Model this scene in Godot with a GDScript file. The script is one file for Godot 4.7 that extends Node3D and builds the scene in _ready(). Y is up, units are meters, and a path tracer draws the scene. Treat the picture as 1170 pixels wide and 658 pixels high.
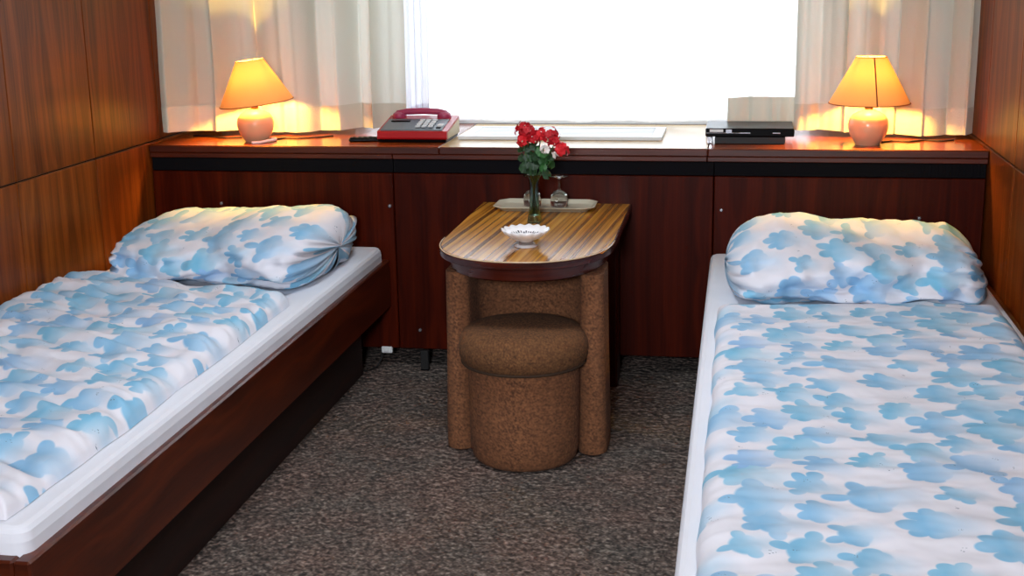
extends Node3D

# ---------------------------------------------------------------- small helpers
var M := {}
var rng := RandomNumberGenerator.new()
var used := {}

func numbered(called: String) -> String:
	var n: int = used.get(called, 0)
	used[called] = n + 1
	return called if n == 0 else "%s_%03d" % [called, n]

func tag(o: Node3D, label: String, category: String, group := "") -> Node3D:
	o.set_meta("label", label)
	o.set_meta("category", category)
	if group != "":
		o.set_meta("group", group)
	return o

func thing(called: String, label: String, category: String, at := Vector3.ZERO, group := "") -> Node3D:
	var o := Node3D.new()
	o.name = numbered(called)
	add_child(o)
	o.position = at
	tag(o, label, category, group)
	return o

func st_new() -> SurfaceTool:
	var st := SurfaceTool.new()
	st.begin(Mesh.PRIMITIVE_TRIANGLES)
	return st

# commits the shape as ONE named mesh
func obj(called: String, st: SurfaceTool, mat: Material, parent: Node = null) -> MeshInstance3D:
	st.generate_normals()
	var mi := MeshInstance3D.new()
	mi.mesh = st.commit()
	mi.material_override = mat
	mi.cast_shadow = GeometryInstance3D.SHADOW_CASTING_SETTING_ON
	if parent == null:
		mi.name = numbered(called)
		add_child(mi)
	else:
		var k := 0
		var nm := called
		while parent.has_node(NodePath(nm)):
			k += 1
			nm = "%s_%03d" % [called, k]
		mi.name = nm
		parent.add_child(mi, true)
	return mi

func structure(o: Node3D) -> Node3D:
	o.set_meta("kind", "structure")
	return o

func tri(st: SurfaceTool, a: Vector3, b: Vector3, c: Vector3, out: Vector3, ua := Vector2.ZERO, ub := Vector2.ZERO, uc := Vector2.ZERO) -> void:
	var flip := (b - a).cross(c - a).dot(out) > 0.0
	st.set_uv(ua); st.add_vertex(a)
	if flip:
		st.set_uv(uc); st.add_vertex(c)
		st.set_uv(ub); st.add_vertex(b)
	else:
		st.set_uv(ub); st.add_vertex(b)
		st.set_uv(uc); st.add_vertex(c)

func quad(st: SurfaceTool, a: Vector3, b: Vector3, c: Vector3, d: Vector3, out: Vector3, ua := Vector2.ZERO, ub := Vector2.ZERO, uc := Vector2.ZERO, ud := Vector2.ZERO) -> void:
	tri(st, a, b, c, out, ua, ub, uc)
	tri(st, a, c, d, out, ua, uc, ud)

# box with chamfered edges, lo..hi
func box(st: SurfaceTool, lo: Vector3, hi: Vector3, bev := 0.003) -> void:
	st.set_smooth_group(-1)
	var c := (lo + hi) * 0.5
	var h := (hi - lo) * 0.5
	bev = minf(bev, minf(h.x, minf(h.y, h.z)) * 0.9)
	# vertex of corner s (signs) that lies on the face of axis ax
	var v := func(s: Vector3, ax: int) -> Vector3:
		var p := Vector3(s.x * (h.x - bev), s.y * (h.y - bev), s.z * (h.z - bev))
		p[ax] = s[ax] * h[ax]
		return c + p
	for ax in 3:
		var a1 := (ax + 1) % 3
		var a2 := (ax + 2) % 3
		for sg in [-1.0, 1.0]:
			var q := []
			for t in [[-1, -1], [1, -1], [1, 1], [-1, 1]]:
				var s := Vector3.ZERO
				s[ax] = sg; s[a1] = t[0]; s[a2] = t[1]
				q.append(v.call(s, ax))
			var n := Vector3.ZERO
			n[ax] = sg
			quad(st, q[0], q[1], q[2], q[3], n)
		# edges running along ax
		for s1 in [-1.0, 1.0]:
			for s2 in [-1.0, 1.0]:
				var s := Vector3.ZERO
				s[a1] = s1; s[a2] = s2
				var lo_s := s; lo_s[ax] = -1.0
				var hi_s := s; hi_s[ax] = 1.0
				quad(st, v.call(lo_s, a1), v.call(hi_s, a1), v.call(hi_s, a2), v.call(lo_s, a2), s)
	for sx in [-1.0, 1.0]:
		for sy in [-1.0, 1.0]:
			for sz in [-1.0, 1.0]:
				var s := Vector3(sx, sy, sz)
				tri(st, v.call(s, 0), v.call(s, 1), v.call(s, 2), s)

func box_obj(called: String, lo: Vector3, hi: Vector3, mat: Material, parent: Node = null, bev := 0.003) -> MeshInstance3D:
	var st := st_new()
	box(st, lo, hi, bev)
	return obj(called, st, mat, parent)

# body of revolution about y through «at»; profile of Vector2(radius, y)
func lathe(st: SurfaceTool, prof: Array, segs := 40, at := Vector3.ZERO, sx := 1.0, sz := 1.0) -> void:
	var g := 1
	var vv := 0.0
	for i in prof.size() - 1:
		var p: Vector2 = prof[i]
		var q: Vector2 = prof[i + 1]
		if i > 0:
			var pr: Vector2 = prof[i - 1]
			if absf((p - pr).angle_to(q - p)) > 0.7:
				g += 1
		st.set_smooth_group(g)
		var d := (q - p)
		var n2 := Vector2(d.y, -d.x)
		var dv := d.length()
		for k in segs:
			var a0 := TAU * k / segs
			var a1 := TAU * (k + 1) / segs
			var f := func(r: Vector2, a: float) -> Vector3: return at + Vector3(cos(a) * r.x * sx, r.y, sin(a) * r.x * sz)
			var am := (a0 + a1) * 0.5
			var o := Vector3(cos(am) * n2.x, n2.y, sin(am) * n2.x)
			var u0 := float(k) / segs
			var u1 := float(k + 1) / segs
			quad(st, f.call(p, a0), f.call(p, a1), f.call(q, a1), f.call(q, a0), o, Vector2(u0, vv), Vector2(u1, vv), Vector2(u1, vv + dv), Vector2(u0, vv + dv))
		vv += dv

# polygon (x,z) raised through layers of [y, inset, optional shift scale]
func prism(st: SurfaceTool, poly: PackedVector2Array, layers: Array) -> void:
	if Geometry2D.is_polygon_clockwise(poly):
		poly.reverse()
	var n := poly.size()
	var nor := []
	for i in n:
		var e0 := (poly[i] - poly[(i - 1 + n) % n]).normalized()
		var e1 := (poly[(i + 1) % n] - poly[i]).normalized()
		var m := (Vector2(e0.y, -e0.x) + Vector2(e1.y, -e1.x)).normalized()
		var cs := maxf(0.4, m.dot(Vector2(e0.y, -e0.x)))
		nor.append(m / cs)
	var ring := func(l: Array) -> Array:
		var r := []
		for i in n:
			var p: Vector2 = poly[i] - nor[i] * float(l[1])
			r.append(Vector3(p.x, l[0], p.y))
		return r
	for j in layers.size() - 1:
		var a: Array = ring.call(layers[j])
		var b: Array = ring.call(layers[j + 1])
		st.set_smooth_group(j + 1)
		for i in n:
			var k := (i + 1) % n
			var o := Vector3(nor[i].x + nor[k].x, 0, nor[i].y + nor[k].y)
			if absf(float(layers[j][0]) - float(layers[j + 1][0])) < 1e-5:
				o = Vector3.UP
			quad(st, a[i], a[k], b[k], b[i], o)
	var idx := Geometry2D.triangulate_polygon(poly)
	for e in [0, layers.size() - 1]:
		st.set_smooth_group(-1)
		var r: Array = ring.call(layers[e])
		var o := Vector3.DOWN if e == 0 else Vector3.UP
		for t in range(0, idx.size(), 3):
			tri(st, r[idx[t]], r[idx[t + 1]], r[idx[t + 2]], o)

# round bar swept along points
func tube(st: SurfaceTool, pts: Array, rad: float, segs := 8, rad_end := -1.0) -> void:
	st.set_smooth_group(0)
	var side := Vector3.ZERO
	var rings := []
	for i in pts.size():
		var p: Vector3 = pts[i]
		var t: Vector3 = (pts[mini(i + 1, pts.size() - 1)] - pts[maxi(i - 1, 0)]).normalized()
		if side == Vector3.ZERO:
			side = t.cross(Vector3.UP if absf(t.y) < 0.9 else Vector3.RIGHT).normalized()
		side = (side - t * side.dot(t)).normalized()
		var up := t.cross(side)
		var r := rad if rad_end < 0.0 else lerpf(rad, rad_end, float(i) / (pts.size() - 1))
		var ring := []
		for k in segs:
			var a := TAU * k / segs
			ring.append(p + (side * cos(a) + up * sin(a)) * r)
		rings.append(ring)
	for i in pts.size() - 1:
		for k in segs:
			var k2 := (k + 1) % segs
			var mid: Vector3 = (rings[i][k] + rings[i][k2]) * 0.5
			quad(st, rings[i][k], rings[i][k2], rings[i + 1][k2], rings[i + 1][k], mid - pts[i])
	for e in [0, pts.size() - 1]:
		var o: Vector3 = pts[e] - pts[1 if e == 0 else pts.size() - 2]
		for k in segs:
			tri(st, pts[e], rings[e][k], rings[e][(k + 1) % segs], o)

func smooth_path(ctrl: Array, n: int) -> Array:
	var c := Curve3D.new()
	for i in ctrl.size():
		var t: Vector3 = (ctrl[mini(i + 1, ctrl.size() - 1)] - ctrl[maxi(i - 1, 0)]) / 6.0
		c.add_point(ctrl[i], -t, t)
	var out := []
	for i in n + 1:
		out.append(c.sample_baked(c.get_baked_length() * i / n))
	return out

# a grid of points [row][col] as a smooth surface
func grid(st: SurfaceTool, pts: Array, uvs: Array, outward: Callable) -> void:
	st.set_smooth_group(0)
	for j in pts.size() - 1:
		for i in pts[j].size() - 1:
			var c: Vector3 = (pts[j][i] + pts[j + 1][i + 1]) * 0.5
			quad(st, pts[j][i], pts[j][i + 1], pts[j + 1][i + 1], pts[j + 1][i], outward.call(c, i, j), uvs[j][i], uvs[j][i + 1], uvs[j + 1][i + 1], uvs[j + 1][i])

func noise(sd: int, freq: float, oct := 3) -> FastNoiseLite:
	var n := FastNoiseLite.new()
	n.seed = sd
	n.frequency = freq
	n.noise_type = FastNoiseLite.TYPE_SIMPLEX_SMOOTH
	n.fractal_octaves = oct
	return n

# ---------------------------------------------------------------- textures
func tex(im: Image) -> ImageTexture:
	return ImageTexture.create_from_image(im)

# streaks along v; colours from dark to light. Mirror-wrapped so that it tiles.
func wood_image(sd: int, ramp: Array, across: float, along: float, w := 512, h := 512, bend := 0.12, depth := 1.0) -> Image:
	var n1 := noise(sd, 1.0, 4)
	var n2 := noise(sd + 7, 1.0, 2)
	var by := PackedByteArray()
	by.resize(w * h * 3)
	for y in h:
		var ty := absf(float(y) / h * 2.0 - 1.0)
		for x in w:
			var tx := absf(float(x) / w * 2.0 - 1.0)
			var warp := n2.get_noise_2d(tx * 3.0, ty * 1.5) * bend
			var a := n1.get_noise_2d((tx + warp) * across, ty * along)
			var b := n2.get_noise_2d(tx * across * 6.0, ty * along * 2.5 + 40.0)
			var t := clampf(0.5 + (a * 0.75 + b * 0.28) * depth, 0.0, 0.999) * (ramp.size() - 1)
			var c: Color = ramp[int(t)].lerp(ramp[int(t) + 1], t - int(t))
			var o := (y * w + x) * 3
			by[o] = int(c.r * 255.0); by[o + 1] = int(c.g * 255.0); by[o + 2] = int(c.b * 255.0)
	return Image.create_from_data(w, h, false, Image.FORMAT_RGB8, by)

func turned(im: Image) -> Image:
	var r: Image = im.duplicate()
	r.rotate_90(CLOCKWISE)
	return r

func speckle_image(sd: int, ramp: Array, size := 256, soft := 0.5, blotch := 0.0) -> Image:
	var bn := noise(sd + 1, 0.016, 2)
	var r := RandomNumberGenerator.new()
	r.seed = sd
	var v := PackedFloat32Array()
	v.resize(size * size)
	for i in size * size:
		v[i] = r.randf()
	var by := PackedByteArray()
	by.resize(size * size * 3)
	for y in size:
		for x in size:
			var a := v[y * size + x]
			var b := (v[y * size + (x + 1) % size] + v[((y + 1) % size) * size + x] + v[((y + 1) % size) * size + (x + 1) % size] + a) * 0.25
			var t := clampf(lerpf(a, 0.5 + (b - 0.5) * 1.6, soft), 0.0, 0.999) * (ramp.size() - 1)
			var c: Color = ramp[int(t)].lerp(ramp[int(t) + 1], t - int(t))
			if blotch > 0.0:      # worn, slightly discoloured pile; mirrored so that it tiles
				var bl := bn.get_noise_2d(absf(x - size * 0.5), absf(y - size * 0.5)) * blotch
				c = Color(c.r + bl, c.g + bl * 0.25, c.b + bl * 0.1).clamp()
			var o := (y * size + x) * 3
			by[o] = int(c.r * 255.0); by[o + 1] = int(c.g * 255.0); by[o + 2] = int(c.b * 255.0)
	return Image.create_from_data(size, size, false, Image.FORMAT_RGB8, by)

# printed cotton: scattered pale blue flowers that fade out on one side, on near white
func print_image(sd: int, size := 896) -> Image:
	var r := RandomNumberGenerator.new()
	r.seed = sd
	var wob := noise(sd, 0.012, 2)
	var cov := PackedFloat32Array()   # strength of the blue
	var hue := PackedFloat32Array()
	cov.resize(size * size); hue.resize(size * size)
	var places: Array[Vector2] = []
	var tries := 0
	while places.size() < 46 and tries < 6000:
		tries += 1
		var p := Vector2(r.randf(), r.randf())
		var ok := true
		for q in places:
			var d := (p - q).abs()
			d = Vector2(minf(d.x, 1.0 - d.x), minf(d.y, 1.0 - d.y))
			if d.length() < 0.122:
				ok = false
		if ok:
			places.append(p)
	for p in places:
		var c := p * size
		var big := r.randf_range(0.72, 1.25) * size / 896.0
		var lie := r.randf_range(-0.6, 0.6)          # which way the flower opens
		var tone := r.randf()
		var rad := 60.0 * big
		var lobes := []
		var nl := r.randi_range(3, 5)
		for k in nl:
			var a := PI + lie + (float(k) / (nl - 1) - 0.5) * r.randf_range(2.3, 3.4)
			var rr := rad * r.randf_range(0.62, 1.05)
			lobes.append([Vector2(cos(a), sin(a)) * rr, rad * r.randf_range(0.36, 0.48), rad * r.randf_range(0.30, 0.40), a])
		var open := Vector2(cos(lie), sin(lie))
		var reach := int(rad * 2.1)
		for yy in range(-reach, reach + 1):
			for xx in range(-reach, reach + 1):
				var q := Vector2(xx, yy)
				var sh := clampf((rad * 0.78 - Vector2(q.x, q.y * 0.8).length()) * 0.15, 0.0, 1.0)
				for l in lobes:
					var dq: Vector2 = (q - l[0]).rotated(-l[3])
					sh = maxf(sh, clampf((1.0 - Vector2(dq.x / l[1], dq.y / l[2]).length()) * 6.0, 0.0, 1.0))
				var t := q.dot(open) / rad            # melts away along this
				var side := absf(q.dot(Vector2(-open.y, open.x))) / rad
				var val := sh * clampf(0.95 - 0.62 * maxf(t + 0.45, 0.0), 0.12, 1.0)
				val = maxf(val, 0.62 * clampf(1.0 - t / 1.6, 0.0, 1.0) * clampf((t + 0.5) * 2.0, 0.0, 1.0) * clampf(1.15 - side * 1.1, 0.0, 1.0))
				if val <= 0.0:
					continue
				var o := posmod(int(c.y) + yy, size) * size + posmod(int(c.x) + xx, size)
				if val > cov[o]:
					cov[o] = val
					hue[o] = tone
	var by := PackedByteArray()
	by.resize(size * size * 3)
	var white := Color(0.865, 0.868, 0.905)
	var b1 := Color(0.43, 0.70, 0.83)
	var b2 := Color(0.50, 0.685, 0.86)
	for y in size:
		for x in size:
			var o := y * size + x
			var c := white.lerp(b1.lerp(b2, hue[o]), clampf(cov[o] * (0.92 + 0.16 * wob.get_noise_2d(x, y)), 0.0, 1.0))
			by[o * 3] = int(c.r * 255.0); by[o * 3 + 1] = int(c.g * 255.0); by[o * 3 + 2] = int(c.b * 255.0)
	var im := Image.create_from_data(size, size, false, Image.FORMAT_RGB8, by)
	for k in 44:    # little inked tufts between the flowers
		var q := Vector2i(r.randi_range(8, size - 9), r.randi_range(8, size - 9))
		for j in 5:
			var w := q + Vector2i(r.randi_range(-6, 6), r.randi_range(-6, 6))
			im.fill_rect(Rect2i(w, Vector2i(r.randi_range(1, 3), r.randi_range(1, 2))), Color(0.36, 0.44, 0.52))
	return im

func mat(c: Color, rough := 0.6, more := {}) -> StandardMaterial3D:
	var m := StandardMaterial3D.new()
	m.albedo_color = c
	m.roughness = rough
	m.cull_mode = BaseMaterial3D.CULL_DISABLED
	for k in more:
		m.set(k, more[k])
	m.backlight_enabled = more.has("backlight")
	return m

func wood(im: Texture2D, tint: Color, rough: float, scale: Vector3, offset := Vector3.ZERO) -> StandardMaterial3D:
	return mat(tint, rough, {"albedo_texture": im, "uv1_triplanar": true, "uv1_world_triplanar": true, "uv1_scale": scale, "uv1_offset": offset, "uv1_triplanar_sharpness": 8.0})

func noise_normal(sd: int, freq: float, strength: float, size := 256) -> NoiseTexture2D:
	var t := NoiseTexture2D.new()
	t.width = size; t.height = size
	t.seamless = true
	t.as_normal_map = true
	t.bump_strength = strength
	t.noise = noise(sd, freq, 3)
	return t

func make_materials() -> void:
	var reds := [Color(0.28, 0.13, 0.038), Color(0.44, 0.225, 0.065), Color(0.58, 0.315, 0.10), Color(0.68, 0.40, 0.14)]
	var mahogany := wood_image(3, reds, 11.0, 0.45, 512, 512, 0.06, 0.62)
	var mt := tex(mahogany)
	for k in 4:
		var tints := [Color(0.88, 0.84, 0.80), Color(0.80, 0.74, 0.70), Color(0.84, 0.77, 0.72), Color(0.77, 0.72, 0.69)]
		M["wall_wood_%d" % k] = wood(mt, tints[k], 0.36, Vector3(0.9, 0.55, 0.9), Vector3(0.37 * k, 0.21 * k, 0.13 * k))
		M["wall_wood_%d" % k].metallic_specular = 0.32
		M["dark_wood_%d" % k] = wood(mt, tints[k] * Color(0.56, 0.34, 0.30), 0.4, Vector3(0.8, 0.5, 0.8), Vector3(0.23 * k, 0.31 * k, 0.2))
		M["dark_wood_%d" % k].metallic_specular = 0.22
	var lying := tex(turned(mahogany))
	M.rail_wood = wood(lying, Color(0.58, 0.42, 0.33), 0.35, Vector3(0.9, 0.9, 0.9))
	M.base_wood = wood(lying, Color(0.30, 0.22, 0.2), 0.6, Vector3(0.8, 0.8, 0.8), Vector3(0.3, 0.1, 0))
	M.sill_wood = wood(lying, Color(1.0, 0.86, 0.74), 0.22, Vector3(0.9, 0.9, 0.9), Vector3(0.1, 0.4, 0.2))
	M.fascia_wood = wood(lying, Color(0.60, 0.42, 0.38), 0.35, Vector3(0.9, 0.9, 0.9), Vector3(0.6, 0.2, 0.2))
	M.edge_wood = wood(lying, Color(0.5, 0.30, 0.26), 0.22, Vector3(1.2, 1.2, 1.2))
	var zebra := tex(wood_image(21, [Color(0.33, 0.18, 0.055), Color(0.54, 0.345, 0.105), Color(0.73, 0.51, 0.18), Color(0.79, 0.59, 0.25)], 17.0, 0.03, 512, 512, 0.004, 0.95))
	M.zebrano = mat(Color(1, 1, 1), 0.2, {"albedo_texture": zebra, "metallic_specular": 0.35})
	M.tan_veneer = mat(Color(0.72, 0.60, 0.40), 0.25)
	M.pale_edge_highlight = mat(Color(0.80, 0.70, 0.56), 0.2)  # pale lip colour, also carrying the glossy highlight of the table edge
	M.groove = mat(Color(0.05, 0.03, 0.025), 0.8)
	M.black_strip = mat(Color(0.05, 0.045, 0.06), 0.8, {"metallic_specular": 0.2})
	var carp := tex(speckle_image(5, [Color(0.13, 0.10, 0.088), Color(0.285, 0.238, 0.215), Color(0.42, 0.362, 0.33), Color(0.61, 0.555, 0.51)], 512, 0.4, 0.04))
	M.carpet = mat(Color(1, 1, 1), 0.95, {"albedo_texture": carp, "uv1_triplanar": true, "uv1_world_triplanar": true, "uv1_scale": Vector3(0.5, 0.5, 0.5), "normal_enabled": true, "normal_texture": noise_normal(8, 0.35, 6.0), "normal_scale": 0.6})
	var brn := tex(speckle_image(15, [Color(0.27, 0.165, 0.10), Color(0.40, 0.25, 0.155), Color(0.50, 0.325, 0.205), Color(0.60, 0.40, 0.26)], 256, 0.7))
	M.upholstery = mat(Color(1, 1, 1), 0.95, {"albedo_texture": brn, "uv1_triplanar": true, "uv1_scale": Vector3(1.6, 1.6, 1.6)})
	M.cushion = mat(Color(0.86, 0.88, 0.80), 0.95, {"albedo_texture": brn, "uv1_triplanar": true, "uv1_scale": Vector3(1.9, 1.9, 1.9)})
	M.piping = mat(Color(0.22, 0.15, 0.09), 0.9)
	var pat := tex(print_image(12))
	var crease := noise_normal(31, 0.012, 7.0, 512)
	M.print_cotton = mat(Color(1, 1, 1), 0.85, {"albedo_texture": pat, "normal_enabled": true, "normal_texture": crease, "normal_scale": 0.35})
	M.sheet = mat(Color(0.85, 0.865, 0.90), 0.9, {"normal_enabled": true, "normal_texture": crease, "normal_scale": 0.2, "uv1_triplanar": true, "uv1_scale": Vector3(1.2, 1.2, 1.2)})
	var weave := noise_normal(41, 0.2, 2.0)
	M.curtain = mat(Color(0.79, 0.80, 0.745), 0.9, {"backlight": Color(0.8, 0.79, 0.75), "normal_enabled": true, "normal_texture": weave, "normal_scale": 0.25})
	M.curtain_hem = mat(Color(0.79, 0.79, 0.72), 0.9, {"backlight": Color(0.35, 0.35, 0.33), "normal_enabled": true, "normal_texture": weave, "normal_scale": 0.3})
	M.sheer = mat(Color(0.93, 0.93, 0.93, 0.42), 0.9, {"transparency": BaseMaterial3D.TRANSPARENCY_ALPHA, "backlight": Color(0.9, 0.9, 0.9)})
	M.gather = mat(Color(0.86, 0.87, 0.92, 0.85), 0.9, {"transparency": BaseMaterial3D.TRANSPARENCY_ALPHA, "backlight": Color(0.8, 0.8, 0.82)})
	M.hem_net = mat(Color(0.84, 0.83, 0.75, 0.96), 0.9, {"transparency": BaseMaterial3D.TRANSPARENCY_ALPHA, "backlight": Color(0.2, 0.2, 0.19)})
	M.lace = mat(Color(0.93, 0.94, 0.95, 0.6), 0.9, {"transparency": BaseMaterial3D.TRANSPARENCY_ALPHA, "backlight": Color(0.9, 0.9, 0.9)})
	M.white_paint = mat(Color(0.86, 0.87, 0.87), 0.35)
	M.ceiling = mat(Color(0.80, 0.78, 0.74), 0.8)
	M.glass_pane = mat(Color(1, 1, 1, 0.06), 0.02, {"transparency": BaseMaterial3D.TRANSPARENCY_ALPHA})
	M.clear_glass = mat(Color(0.97, 0.98, 0.98, 0.0), 0.02, {"refraction_enabled": true, "refraction_scale": 0.05, "transparency": BaseMaterial3D.TRANSPARENCY_ALPHA})
	M.green_glass = mat(Color(0.62, 0.74, 0.66, 0.0), 0.03, {"refraction_enabled": true, "refraction_scale": 0.05, "transparency": BaseMaterial3D.TRANSPARENCY_ALPHA})
	M.porcelain = mat(Color(0.93, 0.93, 0.94), 0.12)
	M.ink = mat(Color(0.12, 0.13, 0.22), 0.4)
	M.ceramic = mat(Color(0.74, 0.62, 0.50), 0.2)
	M.shade = mat(Color(0.95, 0.64, 0.38), 0.9, {"backlight": Color(0.27, 0.18, 0.10)})
	M.shade_trim = mat(Color(0.55, 0.32, 0.16), 0.8, {"backlight": Color(0.5, 0.3, 0.15)})
	M.brass = mat(Color(0.75, 0.6, 0.35), 0.35, {"metallic": 1.0})
	M.bulb = mat(Color(1, 0.9, 0.7), 0.4, {"emission_enabled": true, "emission": Color(1.0, 0.82, 0.5), "emission_energy_multiplier": 6.0})
	M.black_plastic = mat(Color(0.025, 0.025, 0.03), 0.3, {"metallic_specular": 0.2})
	M.black_matte = mat(Color(0.035, 0.035, 0.035), 0.6)
	M.red_plastic = mat(Color(0.66, 0.05, 0.08), 0.3)
	M.handset = mat(Color(0.62, 0.20, 0.33), 0.4)
	M.grey_plastic = mat(Color(0.36, 0.39, 0.41), 0.4)
	M.light_plastic = mat(Color(0.85, 0.86, 0.86), 0.4)
	M.beige_plastic = mat(Color(0.72, 0.66, 0.52), 0.5)
	M.silver = mat(Color(0.78, 0.79, 0.82), 0.25, {"metallic": 0.9})
	M.petal = mat(Color(0.70, 0.02, 0.10), 0.6, {"backlight": Color(0.4, 0.02, 0.05)})
	M.petal_bright = mat(Color(0.80, 0.06, 0.12), 0.6, {"backlight": Color(0.4, 0.03, 0.05)})
	M.petal_white = mat(Color(0.92, 0.90, 0.88), 0.6)
	M.leaf = mat(Color(0.045, 0.16, 0.065), 0.55, {"backlight": Color(0.08, 0.25, 0.06)})
	M.leaf_light = mat(Color(0.13, 0.33, 0.13), 0.55, {"backlight": Color(0.1, 0.3, 0.08)})
	M.stem = mat(Color(0.16, 0.30, 0.14), 0.6)
	M.tray = mat(Color(0.80, 0.79, 0.71), 0.25)
	M.added_glow = mat(Color(1, 1, 1), 0.5, {"emission_enabled": true, "emission": Color(1, 0.97, 0.92), "emission_energy_multiplier": 1.5})  # glow of the two added light panels

# ---------------------------------------------------------------- the scene
const CAM_POS := Vector3(1.92693, 1.3, 4.06649)
const RM := 2.66          # width of the cabin
const TOP := 2.02         # ceiling
const REAR := 4.75        # wall behind the photographer
const HULL := -0.64       # inner face of the window wall

func _ready() -> void:
	var cam := Camera3D.new()
	cam.name = "camera"
	cam.fov = rad_to_deg(2.0 * atan(329.0 / 1500.0))
	cam.near = 0.05
	cam.far = 200.0
	add_child(cam)
	cam.transform = Transform3D(Basis(Vector3(0.985484, -0.016601, -0.168954), Vector3(-0.024526, 0.970845, -0.238449), Vector3(0.167987, 0.239131, 0.956345)).orthonormalized(), CAM_POS)
	cam.current = true

	var env := Environment.new()
	env.background_mode = Environment.BG_SKY
	var skym := ProceduralSkyMaterial.new()
	skym.sky_top_color = Color(0.90, 0.95, 1.0)
	skym.sky_horizon_color = Color(0.96, 0.98, 1.0)
	skym.ground_horizon_color = Color(0.93, 0.96, 0.98)
	skym.ground_bottom_color = Color(0.86, 0.90, 0.93)
	skym.sky_energy_multiplier = 2.0
	skym.ground_energy_multiplier = 1.9
	var sky := Sky.new()
	sky.sky_material = skym
	env.sky = sky
	env.tonemap_mode = Environment.TONE_MAPPER_LINEAR
	env.tonemap_exposure = 1.0
	env.sdfgi_enabled = true
	env.ssao_enabled = true
	env.ssil_enabled = true
	var we := WorldEnvironment.new()
	we.name = "world_environment"
	we.environment = env
	add_child(we)

	# added light on the rear wall, standing in for the camera flash
	var cl := AreaLight3D.new()
	cl.name = "flash_stand_in_area"
	cl.area_size = Vector2(0.34, 0.34)
	cl.light_color = Color(0.95, 0.97, 1.0)
	cl.light_energy = 8.5
	cl.area_range = 12.0
	cl.shadow_enabled = true
	cl.position = Vector3(1.70, 1.52, REAR - 0.075)
	add_child(cl)
	# added fill light under the ceiling, out of view, lifting curtains and beds
	var c2: AreaLight3D = cl.duplicate()
	c2.name = "ceiling_fill_area"
	c2.light_energy = 1.5
	c2.position = Vector3(1.33, 1.945, 1.35)
	add_child(c2)
	c2.rotation_degrees = Vector3(-90, 0, 0)

	make_materials()
	build_shell()
	build_window()
	build_beds()
	build_table()
	build_stool()
	build_lamps()
	build_curtains()
	build_sill_things()
	build_table_things()
	build_floor_things()

# ---------------------------------------------------------------- shell
func build_shell() -> void:
	structure(box_obj("floor", Vector3(-0.08, -0.06, HULL - 0.1), Vector3(RM + 0.08, 0.0, REAR + 0.08), M.carpet, null, 0.001))
	structure(box_obj("ceiling", Vector3(-0.08, TOP, HULL - 0.1), Vector3(RM + 0.08, TOP + 0.06, REAR + 0.08), M.ceiling, null, 0.001))
	structure(box_obj("wall_rear", Vector3(-0.08, 0, REAR), Vector3(RM + 0.08, TOP, REAR + 0.08), M.wall_wood_1, null, 0.001))
	var cols := [HULL, -0.085, 0.37, 0.825, 1.28, 1.735, 2.19, 2.645, 3.1, 3.555, 4.01, 4.465, REAR]
	for side in 2:
		var w := box_obj("wall_left" if side == 0 else "wall_right", Vector3(-0.08 if side == 0 else RM + 0.008, 0, HULL - 0.1), Vector3(-0.008 if side == 0 else RM + 0.08, TOP, REAR + 0.02), M.groove, null, 0.001)
		structure(w)
		for i in cols.size() - 1:
			for row in 2:
				var y0 := 0.002 if row == 0 else 0.7505
				var y1 := 0.7455 if row == 0 else TOP - 0.002
				var x0 := -0.012 if side == 0 else RM
				var x1 := 0.0 if side == 0 else RM + 0.012
				box_obj("wood_panel", Vector3(x0, y0, cols[i] + 0.0018), Vector3(x1, y1, cols[i + 1] - 0.0018), M["wall_wood_%d" % ((i * 2 + row + side) % 4)], w, 0.0018)
	# panelled casing below the window sill, in front of the hull
	var wb := Node3D.new()
	wb.name = "wall_back"
	add_child(wb)
	structure(wb)
	var xs := [0.004, 0.83, 1.852, RM - 0.004]
	for i in 3:
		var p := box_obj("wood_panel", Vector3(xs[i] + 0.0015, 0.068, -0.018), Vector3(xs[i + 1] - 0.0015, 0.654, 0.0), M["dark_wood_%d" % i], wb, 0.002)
		for k in KNOBS[i]:
			var st := st_new()
			lathe(st, [Vector2(0.0, 0.006), Vector2(0.004, 0.0055), Vector2(0.0062, 0.003), Vector2(0.0065, 0.0)], 14)
			var cap := obj("screw_cap", st, M.silver, p)
			cap.position = Vector3(k[0], k[1], 0.0)
			cap.rotation_degrees.x = 90
		box_obj("vent_strip", Vector3(xs[i] + 0.001, 0.656, -0.016), Vector3(xs[i + 1] - 0.001, 0.699, -0.006), M.black_strip, wb, 0.001)
	for i in 9:     # the fine slats that show at the right end of the black strip
		box_obj("vent_slat", Vector3(2.47 + i * 0.02, 0.659, -0.0062), Vector3(2.478 + i * 0.02, 0.697, -0.0035), M.black_strip, wb, 0.0008)
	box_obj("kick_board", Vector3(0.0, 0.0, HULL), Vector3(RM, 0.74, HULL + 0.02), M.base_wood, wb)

const KNOBS := [[[0.240, 0.548], [0.815, 0.547]], [[0.902, 0.132]], [[1.876, 0.549], [2.47, 0.533]]]

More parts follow.
